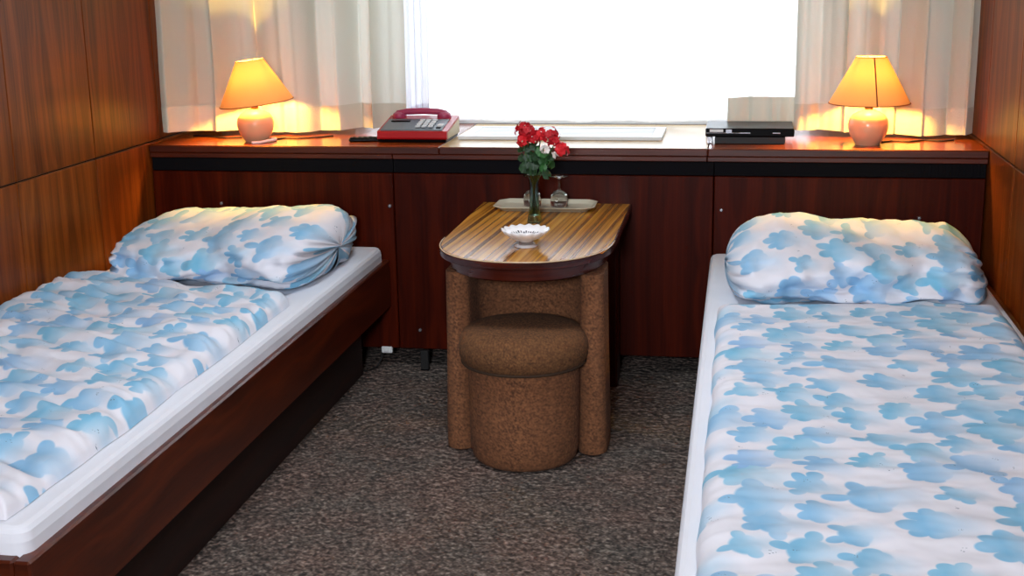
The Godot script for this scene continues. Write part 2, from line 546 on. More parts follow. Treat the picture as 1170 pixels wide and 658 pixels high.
func build_window() -> void:
	# hull wall with the window opening
	var w := Node3D.new()
	w.name = "wall_window"
	add_child(w)
	structure(w)
	var z0 := HULL - 0.07
	var ox0 := 0.54
	var ox1 := 2.19
	var oy0 := 0.738
	var oy1 := 1.72
	box_obj("wall_piece", Vector3(-0.008, 0, z0), Vector3(RM + 0.008, oy0, HULL), M.ceiling, w, 0.001)
	box_obj("wall_piece", Vector3(-0.008, oy1, z0), Vector3(RM + 0.008, TOP, HULL), M.ceiling, w, 0.001)
	box_obj("wall_piece", Vector3(-0.008, oy0, z0), Vector3(ox0, oy1, HULL), M.ceiling, w, 0.001)
	box_obj("wall_piece", Vector3(ox1, oy0, z0), Vector3(RM + 0.008, oy1, HULL), M.ceiling, w, 0.001)
	var win := Node3D.new()
	win.name = "window_1"
	add_child(win)
	structure(win)
	var f := 0.022
	box_obj("frame_rail", Vector3(ox0, oy0, z0 + 0.01), Vector3(ox1, oy0 + f, HULL + 0.012), M.white_paint, win)
	box_obj("frame_rail", Vector3(ox0, oy1 - f, z0 + 0.01), Vector3(ox1, oy1, HULL + 0.012), M.white_paint, win)
	box_obj("frame_stile", Vector3(ox0, oy0 + f, z0 + 0.01), Vector3(ox0 + f, oy1 - f, HULL + 0.012), M.white_paint, win)
	box_obj("frame_stile", Vector3(ox1 - f, oy0 + f, z0 + 0.01), Vector3(ox1, oy1 - f, HULL + 0.012), M.white_paint, win)
	box_obj("pane", Vector3(ox0 + f - 0.005, oy0 + f - 0.005, z0 + 0.03), Vector3(ox1 - f + 0.005, oy1 - f + 0.005, z0 + 0.034), M.glass_pane, win, 0.0005)
	# the sill (its middle board faced with pale veneer): a deep varnished board with a fascia in three lengths
	var s := Node3D.new()
	s.name = "window_sill"
	add_child(s)
	structure(s)
	var xs := [0.001, 0.83, 1.83, RM - 0.001]
	var bs := [0.001, 0.985, 1.832, RM - 0.001]
	for i in 3:
		box_obj("sill_board", Vector3(bs[i] + 0.0006, 0.716, HULL + 0.02), Vector3(bs[i + 1] - 0.0006, 0.74, 0.006), M.fascia_wood, s, 0.003)
		box_obj("fascia_board", Vector3(xs[i] + 0.0008, 0.700, -0.014), Vector3(xs[i + 1] - 0.0008, 0.7155, 0.003), M.fascia_wood, s, 0.002)
	for q in [[0.003, 0.983], [1.834, RM - 0.003]]:
		box_obj("veneer", Vector3(q[0], 0.7385, HULL + 0.03), Vector3(q[1], 0.7404, 0.002), M.sill_wood, s, 0.0003)
	box_obj("veneer", Vector3(0.987, 0.7385, HULL + 0.03), Vector3(1.830, 0.7404, 0.002), M.tan_veneer, s, 0.0003)

# ---------------------------------------------------------------- beds
func bed_frame(x_wall: float, x_out: float, z1: float, label: String) -> void:
	var sg := 1.0 if x_out > x_wall else -1.0
	var b := thing("bed_frame", label, "bed")
	var bx := func(nm: String, xa: float, xb: float, ya: float, yb: float, za: float, zb: float, m: Material, bev := 0.004) -> void:
		box_obj(nm, Vector3(minf(xa, xb), ya, za), Vector3(maxf(xa, xb), yb, zb), m, b, bev)
	bx.call("side_rail", x_out - sg * 0.03, x_out, 0.215, 0.374, 0.02, z1, M.rail_wood)
	bx.call("side_rail", x_wall + sg * 0.004, x_wall + sg * 0.03, 0.215, 0.374, 0.02, z1, M.rail_wood)
	bx.call("end_rail", x_wall + sg * 0.031, x_out - sg * 0.031, 0.215, 0.374, 0.02, 0.045, M.rail_wood)
	bx.call("end_rail", x_wall + sg * 0.031, x_out - sg * 0.031, 0.215, 0.374, z1 - 0.03, z1, M.rail_wood)
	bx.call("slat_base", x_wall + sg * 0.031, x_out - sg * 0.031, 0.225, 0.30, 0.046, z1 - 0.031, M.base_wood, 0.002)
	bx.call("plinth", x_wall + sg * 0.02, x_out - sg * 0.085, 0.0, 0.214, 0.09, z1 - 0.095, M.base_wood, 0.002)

func mattress(x0: float, x1: float, z0: float, z1: float, label: String) -> void:
	var poly := PackedVector2Array()
	var r := 0.028
	for c in [[x0 + r, z0 + r, PI], [x1 - r, z0 + r, 1.5 * PI], [x1 - r, z1 - r, 0.0], [x0 + r, z1 - r, 0.5 * PI]]:
		for k in 7:
			var a: float = c[2] + k * PI / 12.0
			poly.append(Vector2(c[0] + cos(a) * r, c[1] + sin(a) * r))
	var st := st_new()
	prism(st, poly, [[0.301, 0.01], [0.306, 0.003], [0.33, 0.0], [0.395, 0.0], [0.410, 0.003], [0.417, 0.008], [0.4205, 0.016], [0.421, 0.026]])
	tag(obj("mattress", st, M.sheet), label, "mattress")

func duvet(x0: float, x1: float, zl: float, zr: float, z1: float, thick: float, sd: int, shear: float, crease: float, label: String) -> void:
	var nu := 130
	var nv := 230
	var base := 0.4225
	var n1 := noise(sd, 1.0, 3)
	var n2 := noise(sd + 3, 1.0, 2)
	var pts := []
	var uvs := []
	for j in nv + 1:
		var v := float(j) / nv
		v = 0.5 - 0.5 * cos(v * PI) if false else v
		var row := []
		var ur := []
		for i in nu + 1:
			var u := float(i) / nu
			# more points near the rim
			var uu := u + 0.06 * sin(u * TAU) * -1.0
			var vv := v + 0.03 * sin(v * TAU) * -1.0
			var x := lerpf(x0, x1, uu)
			var zs := lerpf(zl, zr, uu)
			var z := lerpf(zs, z1, vv)
			var d := minf(minf(uu * (x1 - x0), (1.0 - uu) * (x1 - x0)), minf(vv, 1.0 - vv) * (z1 - zs))
			var e := minf(d / (thick * 1.05), 1.0)
			e = sqrt(maxf(0.0, 1.0 - (1.0 - e) * (1.0 - e)))
			# long creases, drawn out along a slanting direction
			var s := x * cos(shear) + z * sin(shear)
			var t := -x * sin(shear) + z * cos(shear)
			var r1 := 1.0 - absf(n1.get_noise_2d(s * 1.6, t * 5.5)) * 2.0
			var r2 := n2.get_noise_2d(s * 4.0 + 20.0, t * 13.0)
			var h := thick * (0.80 + 0.22 * n1.get_noise_2d(x * 2.3 + 9.0, z * 2.3)) + crease * (0.010 * (r1 - 0.5) + 0.0045 * r2)
			var wob := 0.008 * n2.get_noise_2d(z * 3.0, x * 3.0 + 50.0)
			row.append(Vector3(x + wob * (1.0 - e) * 0.8, base + h * e, z + 0.01 * n2.get_noise_2d(x * 4.0, 3.0) * (1.0 - vv)))
			ur.append(Vector2(x / 0.72, z / 0.72))
		pts.append(row)
		uvs.append(ur)
	var st := st_new()
	grid(st, pts, uvs, func(_c: Vector3, _i: int, _j: int) -> Vector3: return Vector3.UP)
	# underside
	st.set_smooth_group(-1)
	quad(st, pts[0][0], pts[0][nu], pts[nv][nu], pts[nv][0], Vector3.DOWN)
	tag(obj("duvet", st, M.print_cotton), label, "duvet")

# heights: height of the top along the length, 0..1 of the way
func pillow(x0: float, x1: float, zc: float, hz: float, heights: Array, skew: float, sd: int, label: String) -> void:
	var nu := 96
	var na := 72
	var base := 0.4225
	var n1 := noise(sd, 1.0, 3)
	var pts := []
	var uvs := []
	var cv := Curve.new()
	cv.max_value = 1.0
	for i in heights.size():
		cv.add_point(Vector2(float(i) / (heights.size() - 1), heights[i]))
	for j in nu + 1:
		var u := float(j) / nu
		var uu := 0.5 - 0.5 * cos(u * PI)
		uu = lerpf(u, uu, 0.75)
		var k := absf(uu * 2.0 - 1.0)
		var taper := pow(maxf(0.0, 1.0 - pow(k, 11.0)), 0.42)
		var x := lerpf(x0, x1, uu)
		var h: float = cv.sample(uu)
		var row := []
		var ur := []
		for i in na + 1:
			var a := TAU * i / na - PI * 0.5
			var cs := cos(a)
			var sn := sin(a)
			var y := signf(sn) * pow(absf(sn), 0.8)
			var z := signf(cs) * pow(absf(cs), 0.72)
			# creases gather towards the ends, and slant over the front
			var gather := smoothstep(0.45, 1.0, k)
			var cre := n1.get_noise_2d(x * 4.5 + a * 0.35, sn * 1.4 + cs * 1.4) * 0.016
			cre += (1.0 - absf(n1.get_noise_2d(a * 2.6 + 7.0, x * 1.8)) * 3.0) * 0.008 * gather
			cre += n1.get_noise_3d(x * 12.0, sn * 2.5, cs * 2.5) * 0.004
			var rad := taper + (cre / 0.1) * minf(taper * 2.0, 1.0)
			var py := base + h * 0.5 + h * 0.5 * y * rad
			var slump := 0.0 if py > base + h * 0.3 else 0.012
			row.append(Vector3(x + cre * 0.4, maxf(py, base), zc + skew * (uu - 0.5) + (hz + slump) * z * rad - 0.03 * (y + 1.0) * 0.5))
			ur.append(Vector2(x / 0.66, i * (hz * 2.6 + h * 1.3) / na / 0.66 + 0.31))
		pts.append(row)
		uvs.append(ur)
	var st := st_new()
	grid(st, pts, uvs, func(c: Vector3, _i: int, j: int) -> Vector3: return Vector3((float(j) / nu - 0.5) * 0.4, c.y - base - 0.07, c.z - zc))
	tag(obj("pillow", st, M.print_cotton), label, "pillow")

func build_beds() -> void:
	bed_frame(0.0, 0.812, 2.275, "dark wooden bed frame on a recessed plinth, against the left wood panelled wall")
	mattress(0.032, 0.797, 0.035, 2.253, "mattress in a white sheet on the left bed, its corner jutting toward the table")
	duvet(0.012, 0.752, 0.61, 0.81, 2.225, 0.05, 4, 0.45, 1.7, "creased white and blue flowered duvet spread over the left bed")
	pillow(0.135, 0.768, 0.410, 0.31, [0.150, 0.150, 0.150, 0.153, 0.158, 0.163, 0.167, 0.165, 0.155], 0.03, 5, "puffed blue flowered pillow at the head of the left bed, below the tilted lamp")
	bed_frame(RM, 1.856, 2.445, "dark wooden bed frame almost hidden under the right bed's mattress, along the right wall")
	mattress(1.846, 2.615, 0.03, 2.42, "mattress in a white sheet on the right bed, showing a strip beside the aisle")
	duvet(1.880, 2.585, 0.765, 0.70, 2.405, 0.045, 14, -0.12, 0.45, "smooth white and blue flowered duvet laid over the right bed")
	pillow(1.897, 2.57, 0.45, 0.305, [0.13, 0.155, 0.17, 0.165, 0.157, 0.153, 0.15, 0.148, 0.125], -0.03, 25, "blue flowered pillow at the head of the right bed, pinched at one end")

# ---------------------------------------------------------------- table and stool
func d_shape(x0: float, x1: float, zb: float, zs: float, zf: float, pw := 2.0) -> PackedVector2Array:
	var p := PackedVector2Array()
	p.append(Vector2(x0, zb))
	p.append(Vector2(x1, zb))
	var c := (x0 + x1) * 0.5
	var h := (x1 - x0) * 0.5
	for k in 41:
		var a := PI * k / 40.0
		var cs := cos(a)
		var sn := sin(a)
		p.append(Vector2(c + h * signf(cs) * pow(absf(cs), 2.0 / pw), zs + (zf - zs) * pow(maxf(sn, 0.0), 2.0 / pw)))
	return p

func build_table() -> void:
	var t := thing("side_table", "small table with rounded front, striped glossy top and brown upholstered base", "table")
	var poly := d_shape(1.122, 1.600, 0.002, 0.56, 0.858, 2.3)
	var st := st_new()
	prism(st, poly, [[0.542, 0.006], [0.545, 0.0], [0.560, 0.0], [0.5635, 0.002], [0.5645, 0.006]])
	var topm := obj("tabletop", st, M.edge_wood, t)
	# striped veneer, its grain turned a little against the table
	st = st_new()
	st.set_smooth_group(-1)
	var inner := d_shape(1.127, 1.595, 0.006, 0.56, 0.853, 2.3)
	var idx := Geometry2D.triangulate_polygon(inner)
	var uv := func(p: Vector2) -> Vector2:
		var q := p.rotated(deg_to_rad(-4.0))
		return Vector2(q.x / 0.62, q.y / 0.62)
	for k in range(0, idx.size(), 3):
		var a := inner[idx[k]]
		var b := inner[idx[k + 1]]
		var c := inner[idx[k + 2]]
		tri(st, Vector3(a.x, 0.5652, a.y), Vector3(b.x, 0.5652, b.y), Vector3(c.x, 0.5652, c.y), Vector3.UP, uv.call(a), uv.call(b), uv.call(c))
	for k in inner.size():
		var a := inner[k]
		var b := inner[(k + 1) % inner.size()]
		quad(st, Vector3(a.x, 0.5652, a.y), Vector3(b.x, 0.5652, b.y), Vector3(b.x, 0.564, b.y), Vector3(a.x, 0.564, a.y), Vector3(a.x - 1.36, 0, a.y - 0.4), uv.call(a), uv.call(b), uv.call(b), uv.call(a))
	obj("veneer", st, M.zebrano, topm)
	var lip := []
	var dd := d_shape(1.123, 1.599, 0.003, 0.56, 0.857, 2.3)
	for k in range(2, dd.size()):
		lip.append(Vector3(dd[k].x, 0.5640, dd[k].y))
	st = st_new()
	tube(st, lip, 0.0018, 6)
	obj("edge_highlight_strip", st, M.pale_edge_highlight, topm)  # thin pale lip that puts the glossy edge highlight into its colour
	st = st_new()
	prism(st, d_shape(1.147, 1.577, 0.004, 0.54, 0.832, 2.3), [[0.506, 0.006], [0.510, 0.0], [0.541, 0.0]])
	obj("apron", st, M.edge_wood, t)
	# horseshoe base, open to the front, rounded ends
	var u := PackedVector2Array()
	var xc := 1.370
	var ho := 0.214
	var hi := 0.150
	var zf := 0.70
	var zb := 0.60
	for k in 13:      # left end, round
		var a := PI * k / 12.0
		u.append(Vector2(xc - (ho + hi) * 0.5 - cos(a) * (ho - hi) * 0.5, zf + sin(a) * (ho - hi) * 0.5))
	for k in 21:      # inner curve
		var a := PI * k / 20.0
		u.append(Vector2(xc - cos(a) * hi, zb - sin(a) * 0.115))
	for k in 13:
		var a := PI * k / 12.0
		u.append(Vector2(xc + (ho + hi) * 0.5 - cos(a) * (ho - hi) * 0.5, zf + sin(a) * (ho - hi) * 0.5))
	for k in 21:
		var a := PI * k / 20.0
		u.append(Vector2(xc + cos(a) * ho, zb - sin(a) * 0.165))
	st = st_new()
	prism(st, u, [[0.001, 0.004], [0.008, -0.007], [0.05, -0.008], [0.30, -0.002], [0.505, 0.0], [0.506, 0.006]])
	obj("upholstered_base", st, M.upholstery, t)
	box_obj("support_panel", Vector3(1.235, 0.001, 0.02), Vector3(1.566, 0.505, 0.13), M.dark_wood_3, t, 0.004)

func build_stool() -> void:
	var s := thing("stool", "round brown upholstered stool with overhanging cushion, tucked under the table", "stool", Vector3(1.372, 0, 0.742))
	var st := st_new()
	lathe(st, [Vector2(0.0, 0.0), Vector2(0.122, 0.0), Vector2(0.134, 0.004), Vector2(0.142, 0.014), Vector2(0.147, 0.04), Vector2(0.149, 0.12), Vector2(0.150, 0.272), Vector2(0.0, 0.273)], 56)
	obj("body", st, M.upholstery, s)
	st = st_new()
	lathe(st, [Vector2(0.0, 0.2735), Vector2(0.155, 0.2735), Vector2(0.166, 0.279), Vector2(0.172, 0.292), Vector2(0.174, 0.312), Vector2(0.172, 0.330), Vector2(0.164, 0.350), Vector2(0.150, 0.362), Vector2(0.12, 0.369), Vector2(0.06, 0.373), Vector2(0.0, 0.374)], 64)
	obj("cushion", st, M.cushion, s)
	st = st_new()
	var ring := []
	for k in 49:
		ring.append(Vector3(cos(TAU * k / 48.0) * 0.1655, 0.2765, sin(TAU * k / 48.0) * 0.1655))
	tube(st, ring, 0.004, 6)
	obj("piping", st, M.piping, s)

# ---------------------------------------------------------------- lamps
func lamp(at: Vector3, label: String, tilt: Vector3, seam: float, energy: float) -> void:
	var l := thing("table_lamp", label, "lamp", at, "lamps on the window sill")
	var st := st_new()
	lathe(st, [Vector2(0.0, 0.0), Vector2(0.036, 0.0), Vector2(0.038, 0.004), Vector2(0.044, 0.012), Vector2(0.054, 0.030), Vector2(0.060, 0.048), Vector2(0.0615, 0.062), Vector2(0.058, 0.078), Vector2(0.048, 0.092), Vector2(0.034, 0.101), Vector2(0.020, 0.105), Vector2(0.016, 0.108), Vector2(0.0, 0.109)], 48)
	obj("base", st, M.ceramic, l)
	st = st_new()
	lathe(st, [Vector2(0.0, 0.108), Vector2(0.013, 0.108), Vector2(0.013, 0.162), Vector2(0.010, 0.165), Vector2(0.0, 0.165)], 20)
	obj("socket", st, M.brass, l)
	st = st_new()
	var prof := []
	for k in 13:
		var a := -PI * 0.5 + PI * k / 12.0
		prof.append(Vector2(maxf(cos(a) * 0.021, 0.0), 0.190 + sin(a) * 0.024))
	lathe(st, prof, 24)
	obj("bulb", st, M.bulb, l)
	# shade, with trim and seam: turned about its own middle
	st = st_new()
	var rb := 0.122
	var rt := 0.046
	var y0 := 0.128
	var y1 := 0.268
	lathe(st, [Vector2(rb, y0), Vector2(rt, y1)], 64, Vector3(0, -0.2, 0))
	var sh := obj("lamp_shade", st, M.shade, l)
	sh.position = Vector3(0, 0.2, 0)
	sh.rotation_degrees = tilt
	st = st_new()
	var ring := []
	for k in 65:
		ring.append(Vector3(cos(TAU * k / 64.0) * rb, y0 - 0.2, sin(TAU * k / 64.0) * rb))
	tube(st, ring, 0.0016, 6)
	obj("rim_trim", st, M.shade_trim, sh)
	st = st_new()
	ring = []
	for k in 65:
		ring.append(Vector3(cos(TAU * k / 64.0) * rt, y1 - 0.2, sin(TAU * k / 64.0) * rt))
	tube(st, ring, 0.0014, 6)
	obj("rim_trim", st, M.shade, sh)
	if seam > -900.0:
		st = st_new()
		var a := deg_to_rad(seam)
		tube(st, [Vector3(cos(a) * (rb + 0.0005), y0 - 0.2, sin(a) * (rb + 0.0005)), Vector3(cos(a) * (rt + 0.0005), y1 - 0.2, sin(a) * (rt + 0.0005))], 0.0022, 6)
		obj("seam", st, M.shade_trim, sh)
	for k in 3:       # wire spider that carries the shade
		st = st_new()
		var a := TAU * k / 3.0 + 0.4
		tube(st, [Vector3(cos(a) * 0.012, -0.052, sin(a) * 0.012), Vector3(cos(a) * 0.030, -0.03, sin(a) * 0.030), Vector3(cos(a) * (rt - 0.001), y1 - 0.202, sin(a) * (rt - 0.001))], 0.0011, 6)
		obj("wire", st, M.brass, sh)
	var o := OmniLight3D.new()
	o.name = "lamp_light"
	o.light_color = Color(1.0, 0.78, 0.36)
	o.light_energy = energy
	o.light_size = 0.02
	o.omni_range = 8.0
	o.omni_attenuation = 2.0
	o.shadow_enabled = true
	l.add_child(o)
	o.position = Vector3(0, 0.196, 0)

func build_lamps() -> void:
	lamp(Vector3(0.336, 0.7405, -0.105), "lit lamp with peach cone shade hanging askew, on sill above the left bed", Vector3(2, 0, 6), -1000.0, 0.5)
	lamp(Vector3(2.318, 0.7405, -0.12), "lit lamp with straight peach shade and dark seam, on sill above the right bed", Vector3(0, 0, 0), 84.0, 0.5)
	var sy := 0.7425
	var st := st_new()
	tube(st, smooth_path([Vector3(0.372, sy, -0.13), Vector3(0.41, sy, -0.18), Vector3(0.46, sy, -0.17), Vector3(0.52, sy, -0.2), Vector3(0.56, sy, -0.24)], 30), 0.0028, 8)
	var c := obj("lamp_cord", st, M.black_matte)
	tag(c, "thin black cord trailing right from the left sill lamp", "cord")
	st = st_new()
	tube(st, smooth_path([Vector3(0.30, sy, -0.15), Vector3(0.26, sy, -0.19), Vector3(0.20, sy, -0.17), Vector3(0.14, sy, -0.2), Vector3(0.06, sy, -0.23)], 30), 0.0028, 8)
	tag(obj("lamp_cord", st, M.black_matte), "black cord running behind the left sill lamp toward the wall corner", "cord")
	st = st_new()
	tube(st, smooth_path([Vector3(0.347, sy + 0.003, -0.03), Vector3(0.368, sy + 0.002, -0.045), Vector3(0.385, sy + 0.004, -0.075), Vector3(0.400, sy + 0.004, -0.11), Vector3(0.392, sy + 0.004, -0.135), Vector3(0.378, sy + 0.003, -0.135)], 24), 0.0048, 8)
	tag(obj("white_flex", st, M.light_plastic), "looped white flex with switch lying beside the left sill lamp", "cord")
	st = st_new()
	tube(st, smooth_path([Vector3(2.36, sy, -0.16), Vector3(2.40, sy, -0.19), Vector3(2.45, sy, -0.17), Vector3(2.50, sy, -0.21), Vector3(2.55, sy, -0.19), Vector3(2.59, sy, -0.22)], 30), 0.0028, 8)
	tag(obj("lamp_cord", st, M.black_matte), "thin dark cord winding right from the right sill lamp under the curtain", "cord")

# ---------------------------------------------------------------- curtains
func drape(cols: Array, ybot: Callable, ytop: float, hem: float, called: String, label: String, m: Material, hem_m: Material) -> void:
	# cols: Vector2(x, z) along the cloth
	var o := thing(called, label, "curtain")
	for part in 2:
		var pts := []
		var uvs := []
		var rows := 26 if part == 0 else 3
		for j in rows + 1:
			var row := []
			var ur := []
			var s := 0.0
			for i in cols.size():
				var c: Vector2 = cols[i]
				if i > 0:
					s += c.distance_to(cols[i - 1])
				var yb: float = ybot.call(s, c.x)
				var y := lerpf(yb, ytop, float(j) / rows) if part == 0 else lerpf(yb, yb + hem, float(j) / rows)
				var sway := 0.006 * sin(y * 9.0 + s * 7.0)
				row.append(Vector3(c.x, y, c.y + sway + (0.0 if part == 0 else 0.0025)))
				ur.append(Vector2(s / 0.3, y / 0.3))
			pts.append(row)
			uvs.append(ur)
		var st := st_new()
		grid(st, pts, uvs, func(_c: Vector3, _i: int, _j: int) -> Vector3: return Vector3.BACK)
		obj("cloth" if part == 0 else "hem", st, m if part == 0 else hem_m, o)

func fold_cols(x0: float, x1: float, z0: float, z1: float, amp: float, waves: float, sd: int, n := 220) -> Array:
	var nz := noise(sd, 1.0, 2)
	var out := []
	for i in n + 1:
		var t := float(i) / n
		var ph := t * waves * TAU + 1.6 * nz.get_noise_1d(t * 3.0)
		var a := amp * (0.75 + 0.6 * nz.get_noise_1d(t * 5.0 + 30.0))
		out.append(Vector2(lerpf(x0, x1, t) + 0.25 * a * sin(ph * 2.0), lerpf(z0, z1, t) + a * sin(ph) + 0.3 * a * sin(ph * 2.3 + 1.0)))
	return out

func build_curtains() -> void:
	var rail_y := 1.83
	var left := fold_cols(0.012, 0.80, -0.20, -0.325, 0.026, 6.0, 71)
	for i in left.size():     # the wall end comes forward to the bulkhead
		var t := clampf(1.0 - float(i) / 46.0, 0.0, 1.0)
		left[i] = Vector2(left[i].x, lerpf(left[i].y, -0.10 + 0.012 * sin(i * 0.3), t * t * (3.0 - 2.0 * t)))
	drape(left, func(s: float, _x: float) -> float: return 0.757 + 0.006 * sin(s * 9.0) + 0.014 * clampf(1.0 - s * 5.0, 0.0, 1.0), rail_y, 0.085, "side_curtain", "cream net curtain in soft folds behind the left sill lamp", M.curtain, M.curtain_hem)
	var right := fold_cols(2.10, 2.645, -0.31, -0.24, 0.026, 4.5, 72)
	drape(right, func(s: float, _x: float) -> float: return 0.757 + 0.006 * sin(s * 8.0 + 1.0), rail_y, 0.085, "side_curtain", "cream net curtain in soft folds behind the right sill lamp, up to the right wall", M.curtain, M.curtain_hem)
	# gathered edge where the left curtain thins out against the window
	drape(fold_cols(0.785, 0.868, -0.375, -0.38, 0.011, 3.0, 74, 110), func(s: float, _x: float) -> float: return 0.80 + 0.02 * sin(s * 12.0), rail_y, 0.02, "sheer_curtain", "narrow gathered bundle of sheer net hanging over the red telephone", M.gather, M.gather)
	drape(fold_cols(1.885, 2.11, -0.375, -0.37, 0.012, 2.0, 75, 90), func(s: float, _x: float) -> float: return 0.765 + 0.004 * sin(s * 12.0), rail_y, 0.095, "sheer_curtain", "sheer net panel with deep hem hanging behind the black video player", M.sheer, M.hem_net)
	drape(fold_cols(0.54, 2.23, -0.575, -0.575, 0.008, 13.0, 73, 300), func(s: float, _x: float) -> float: return 0.752 + 0.006 * absf(sin(s * 11.0)), rail_y, 0.03, "lace_curtain", "thin white net curtain filling the middle of the bright window", M.sheer, M.lace)

# ---------------------------------------------------------------- things on the sill
func build_sill_things() -> void:
	var sy := 0.7405
	# telephone
	var p := thing("telephone", "red telephone with grey keypad panel and white buttons, on the sill left of the window", "telephone", Vector3(0.873, sy, -0.192))
	box_obj("foot_plate", Vector3(-0.113, 0.0, -0.09), Vector3(0.113, 0.011, 0.096), M.black_plastic, p, 0.003)
	var st := st_new()
	# wedge body, profile in y/z, extruded along x
	var wedge := func(s: SurfaceTool, x0: float, x1: float, prof: Array) -> void:
		s.set_smooth_group(-1)
		var mid := Vector3.ZERO
		for q in prof:
			mid += Vector3(0, q.y, q.x)
		mid /= prof.size()
		for i in prof.size():
			var a: Vector2 = prof[i]
			var b: Vector2 = prof[(i + 1) % prof.size()]
			quad(s, Vector3(x0, a.y, a.x), Vector3(x1, a.y, a.x), Vector3(x1, b.y, b.x), Vector3(x0, b.y, b.x), Vector3(0, (a.y + b.y) * 0.5, (a.x + b.x) * 0.5) - mid)
		for i in range(1, prof.size() - 1):
			for e in [x0, x1]:
				tri(s, Vector3(e, prof[0].y, prof[0].x), Vector3(e, prof[i].y, prof[i].x), Vector3(e, prof[i + 1].y, prof[i + 1].x), Vector3(e - (x0 + x1) * 0.5, 0, 0))
	wedge.call(st, -0.117, 0.117, [Vector2(0.097, 0.011), Vector2(0.1, 0.016), Vector2(0.098, 0.033), Vector2(0.093, 0.037), Vector2(-0.09, 0.068), Vector2(-0.097, 0.064), Vector2(-0.097, 0.011)])
	obj("body", st, M.red_plastic, p)
	st = st_new()
	wedge.call(st, -0.108, 0.098, [Vector2(0.09, 0.036), Vector2(0.088, 0.0412), Vector2(-0.035, 0.062), Vector2(-0.04, 0.058)])
	obj("keypad_panel", st, M.grey_plastic, p)
	st = st_new()
	wedge.call(st, 0.099, 0.119, [Vector2(0.085, 0.012), Vector2(0.085, 0.032), Vector2(-0.088, 0.058), Vector2(-0.088, 0.012)])
	obj("end_cap", st, M.beige_plastic, p)
	for r in 4:
		for c in 3:
			var z := 0.062 - r * 0.024
			var y := 0.0375 + (0.093 - z) * 0.17 + 0.0035
			box_obj("key", Vector3(0.004 + c * 0.021, y, z - 0.008), Vector3(0.02 + c * 0.021, y + 0.006, z + 0.008), M.light_plastic, p, 0.0015)
	box_obj("display", Vector3(-0.095, 0.0515, -0.02), Vector3(-0.03, 0.060, 0.0), M.black_plastic, p, 0.002)
	box_obj("key", Vector3(0.074, 0.044, 0.02), Vector3(0.092, 0.0535, 0.05), M.light_plastic, p, 0.0015)
	box_obj("key", Vector3(0.074, 0.040, 0.055), Vector3(0.09, 0.0475, 0.072), M.black_plastic, p, 0.0015)
	# handset across the back
	st = st_new()
	tube(st, smooth_path([Vector3(-0.09, 0.076, -0.07), Vector3(-0.055, 0.083, -0.07), Vector3(0.0, 0.085, -0.07), Vector3(0.05, 0.083, -0.07), Vector3(0.08, 0.076, -0.07)], 20), 0.011, 10)
	lathe(st, [Vector2(0.0, 0.062), Vector2(0.022, 0.062), Vector2(0.024, 0.066), Vector2(0.022, 0.076), Vector2(0.013, 0.083), Vector2(0.0, 0.084)], 20, Vector3(-0.082, 0, -0.07))
	lathe(st, [Vector2(0.0, 0.062), Vector2(0.022, 0.062), Vector2(0.024, 0.066), Vector2(0.022, 0.076), Vector2(0.013, 0.083), Vector2(0.0, 0.084)], 20, Vector3(0.072, 0, -0.07))
	obj("handset", st, M.handset, p)
	# black remote at its left
	var r := thing("remote_control", "flat black remote lying at the left end of the red telephone", "remote", Vector3(0.703, sy, -0.125))
	r.rotation_degrees.y = 12
	box_obj("casing", Vector3(-0.05, 0.0, -0.022), Vector3(0.05, 0.013, 0.022), M.black_plastic, r, 0.004)
	for i in 4:
		for j in 2:
			box_obj("button", Vector3(-0.038 + i * 0.018, 0.0125, -0.012 + j * 0.014), Vector3(-0.028 + i * 0.018, 0.0145, -0.004 + j * 0.014), M.black_matte, r, 0.0008)
	# white louvred panel let into the sill
	var v := thing("vent_panel", "white slotted heater cover lying flat on the sill below the window", "vent", Vector3(1.345, sy, -0.31))
	box_obj("frame", Vector3(-0.335, 0.0, 0.105), Vector3(0.335, 0.012, 0.135), M.white_paint, v, 0.002)
	box_obj("frame", Vector3(-0.335, 0.0, -0.135), Vector3(0.335, 0.012, -0.105), M.white_paint, v, 0.002)
	box_obj("frame", Vector3(-0.335, 0.0, -0.1045), Vector3(-0.30, 0.012, 0.1045), M.white_paint, v, 0.002)
	box_obj("frame", Vector3(0.30, 0.0, -0.1045), Vector3(0.335, 0.012, 0.1045), M.white_paint, v, 0.002)
	box_obj("tray_plate", Vector3(-0.299, 0.0, -0.104), Vector3(0.299, 0.003, 0.104), M.grey_plastic, v, 0.001)
	for i in 7:
		box_obj("slat", Vector3(-0.2995, 0.004, -0.1 + i * 0.029), Vector3(0.2995, 0.0105, -0.078 + i * 0.029), M.white_paint, v, 0.002)
	# video player
	var d := thing("video_player", "black video player in two tiers with silver markings, on the sill right of the window", "video player", Vector3(1.958, sy, -0.2))
	box_obj("lower_unit", Vector3(-0.108, 0.0, -0.09), Vector3(0.11, 0.0235, 0.094), M.black_matte, d, 0.002)
	box_obj("upper_unit", Vector3(-0.137, 0.024, -0.1), Vector3(0.137, 0.05, 0.1), M.black_plastic, d, 0.003)
	box_obj("trim_line", Vector3(-0.134, 0.0345, 0.0995), Vector3(0.0, 0.0365, 0.1012), M.silver, d, 0.0006)
	box_obj("display", Vector3(-0.124, 0.0385, 0.0995), Vector3(-0.082, 0.047, 0.1012), M.light_plastic, d, 0.0006)
	box_obj("label_plate", Vector3(-0.074, 0.0345, 0.0995), Vector3(-0.055, 0.047, 0.1014), M.silver, d, 0.0006)
	box_obj("button", Vector3(-0.03, 0.034, 0.0995), Vector3(0.002, 0.0375, 0.1018), M.silver, d, 0.0006)
	box_obj("button", Vector3(0.07, 0.034, 0.0995), Vector3(0.094, 0.0375, 0.1018), M.silver, d, 0.0006)
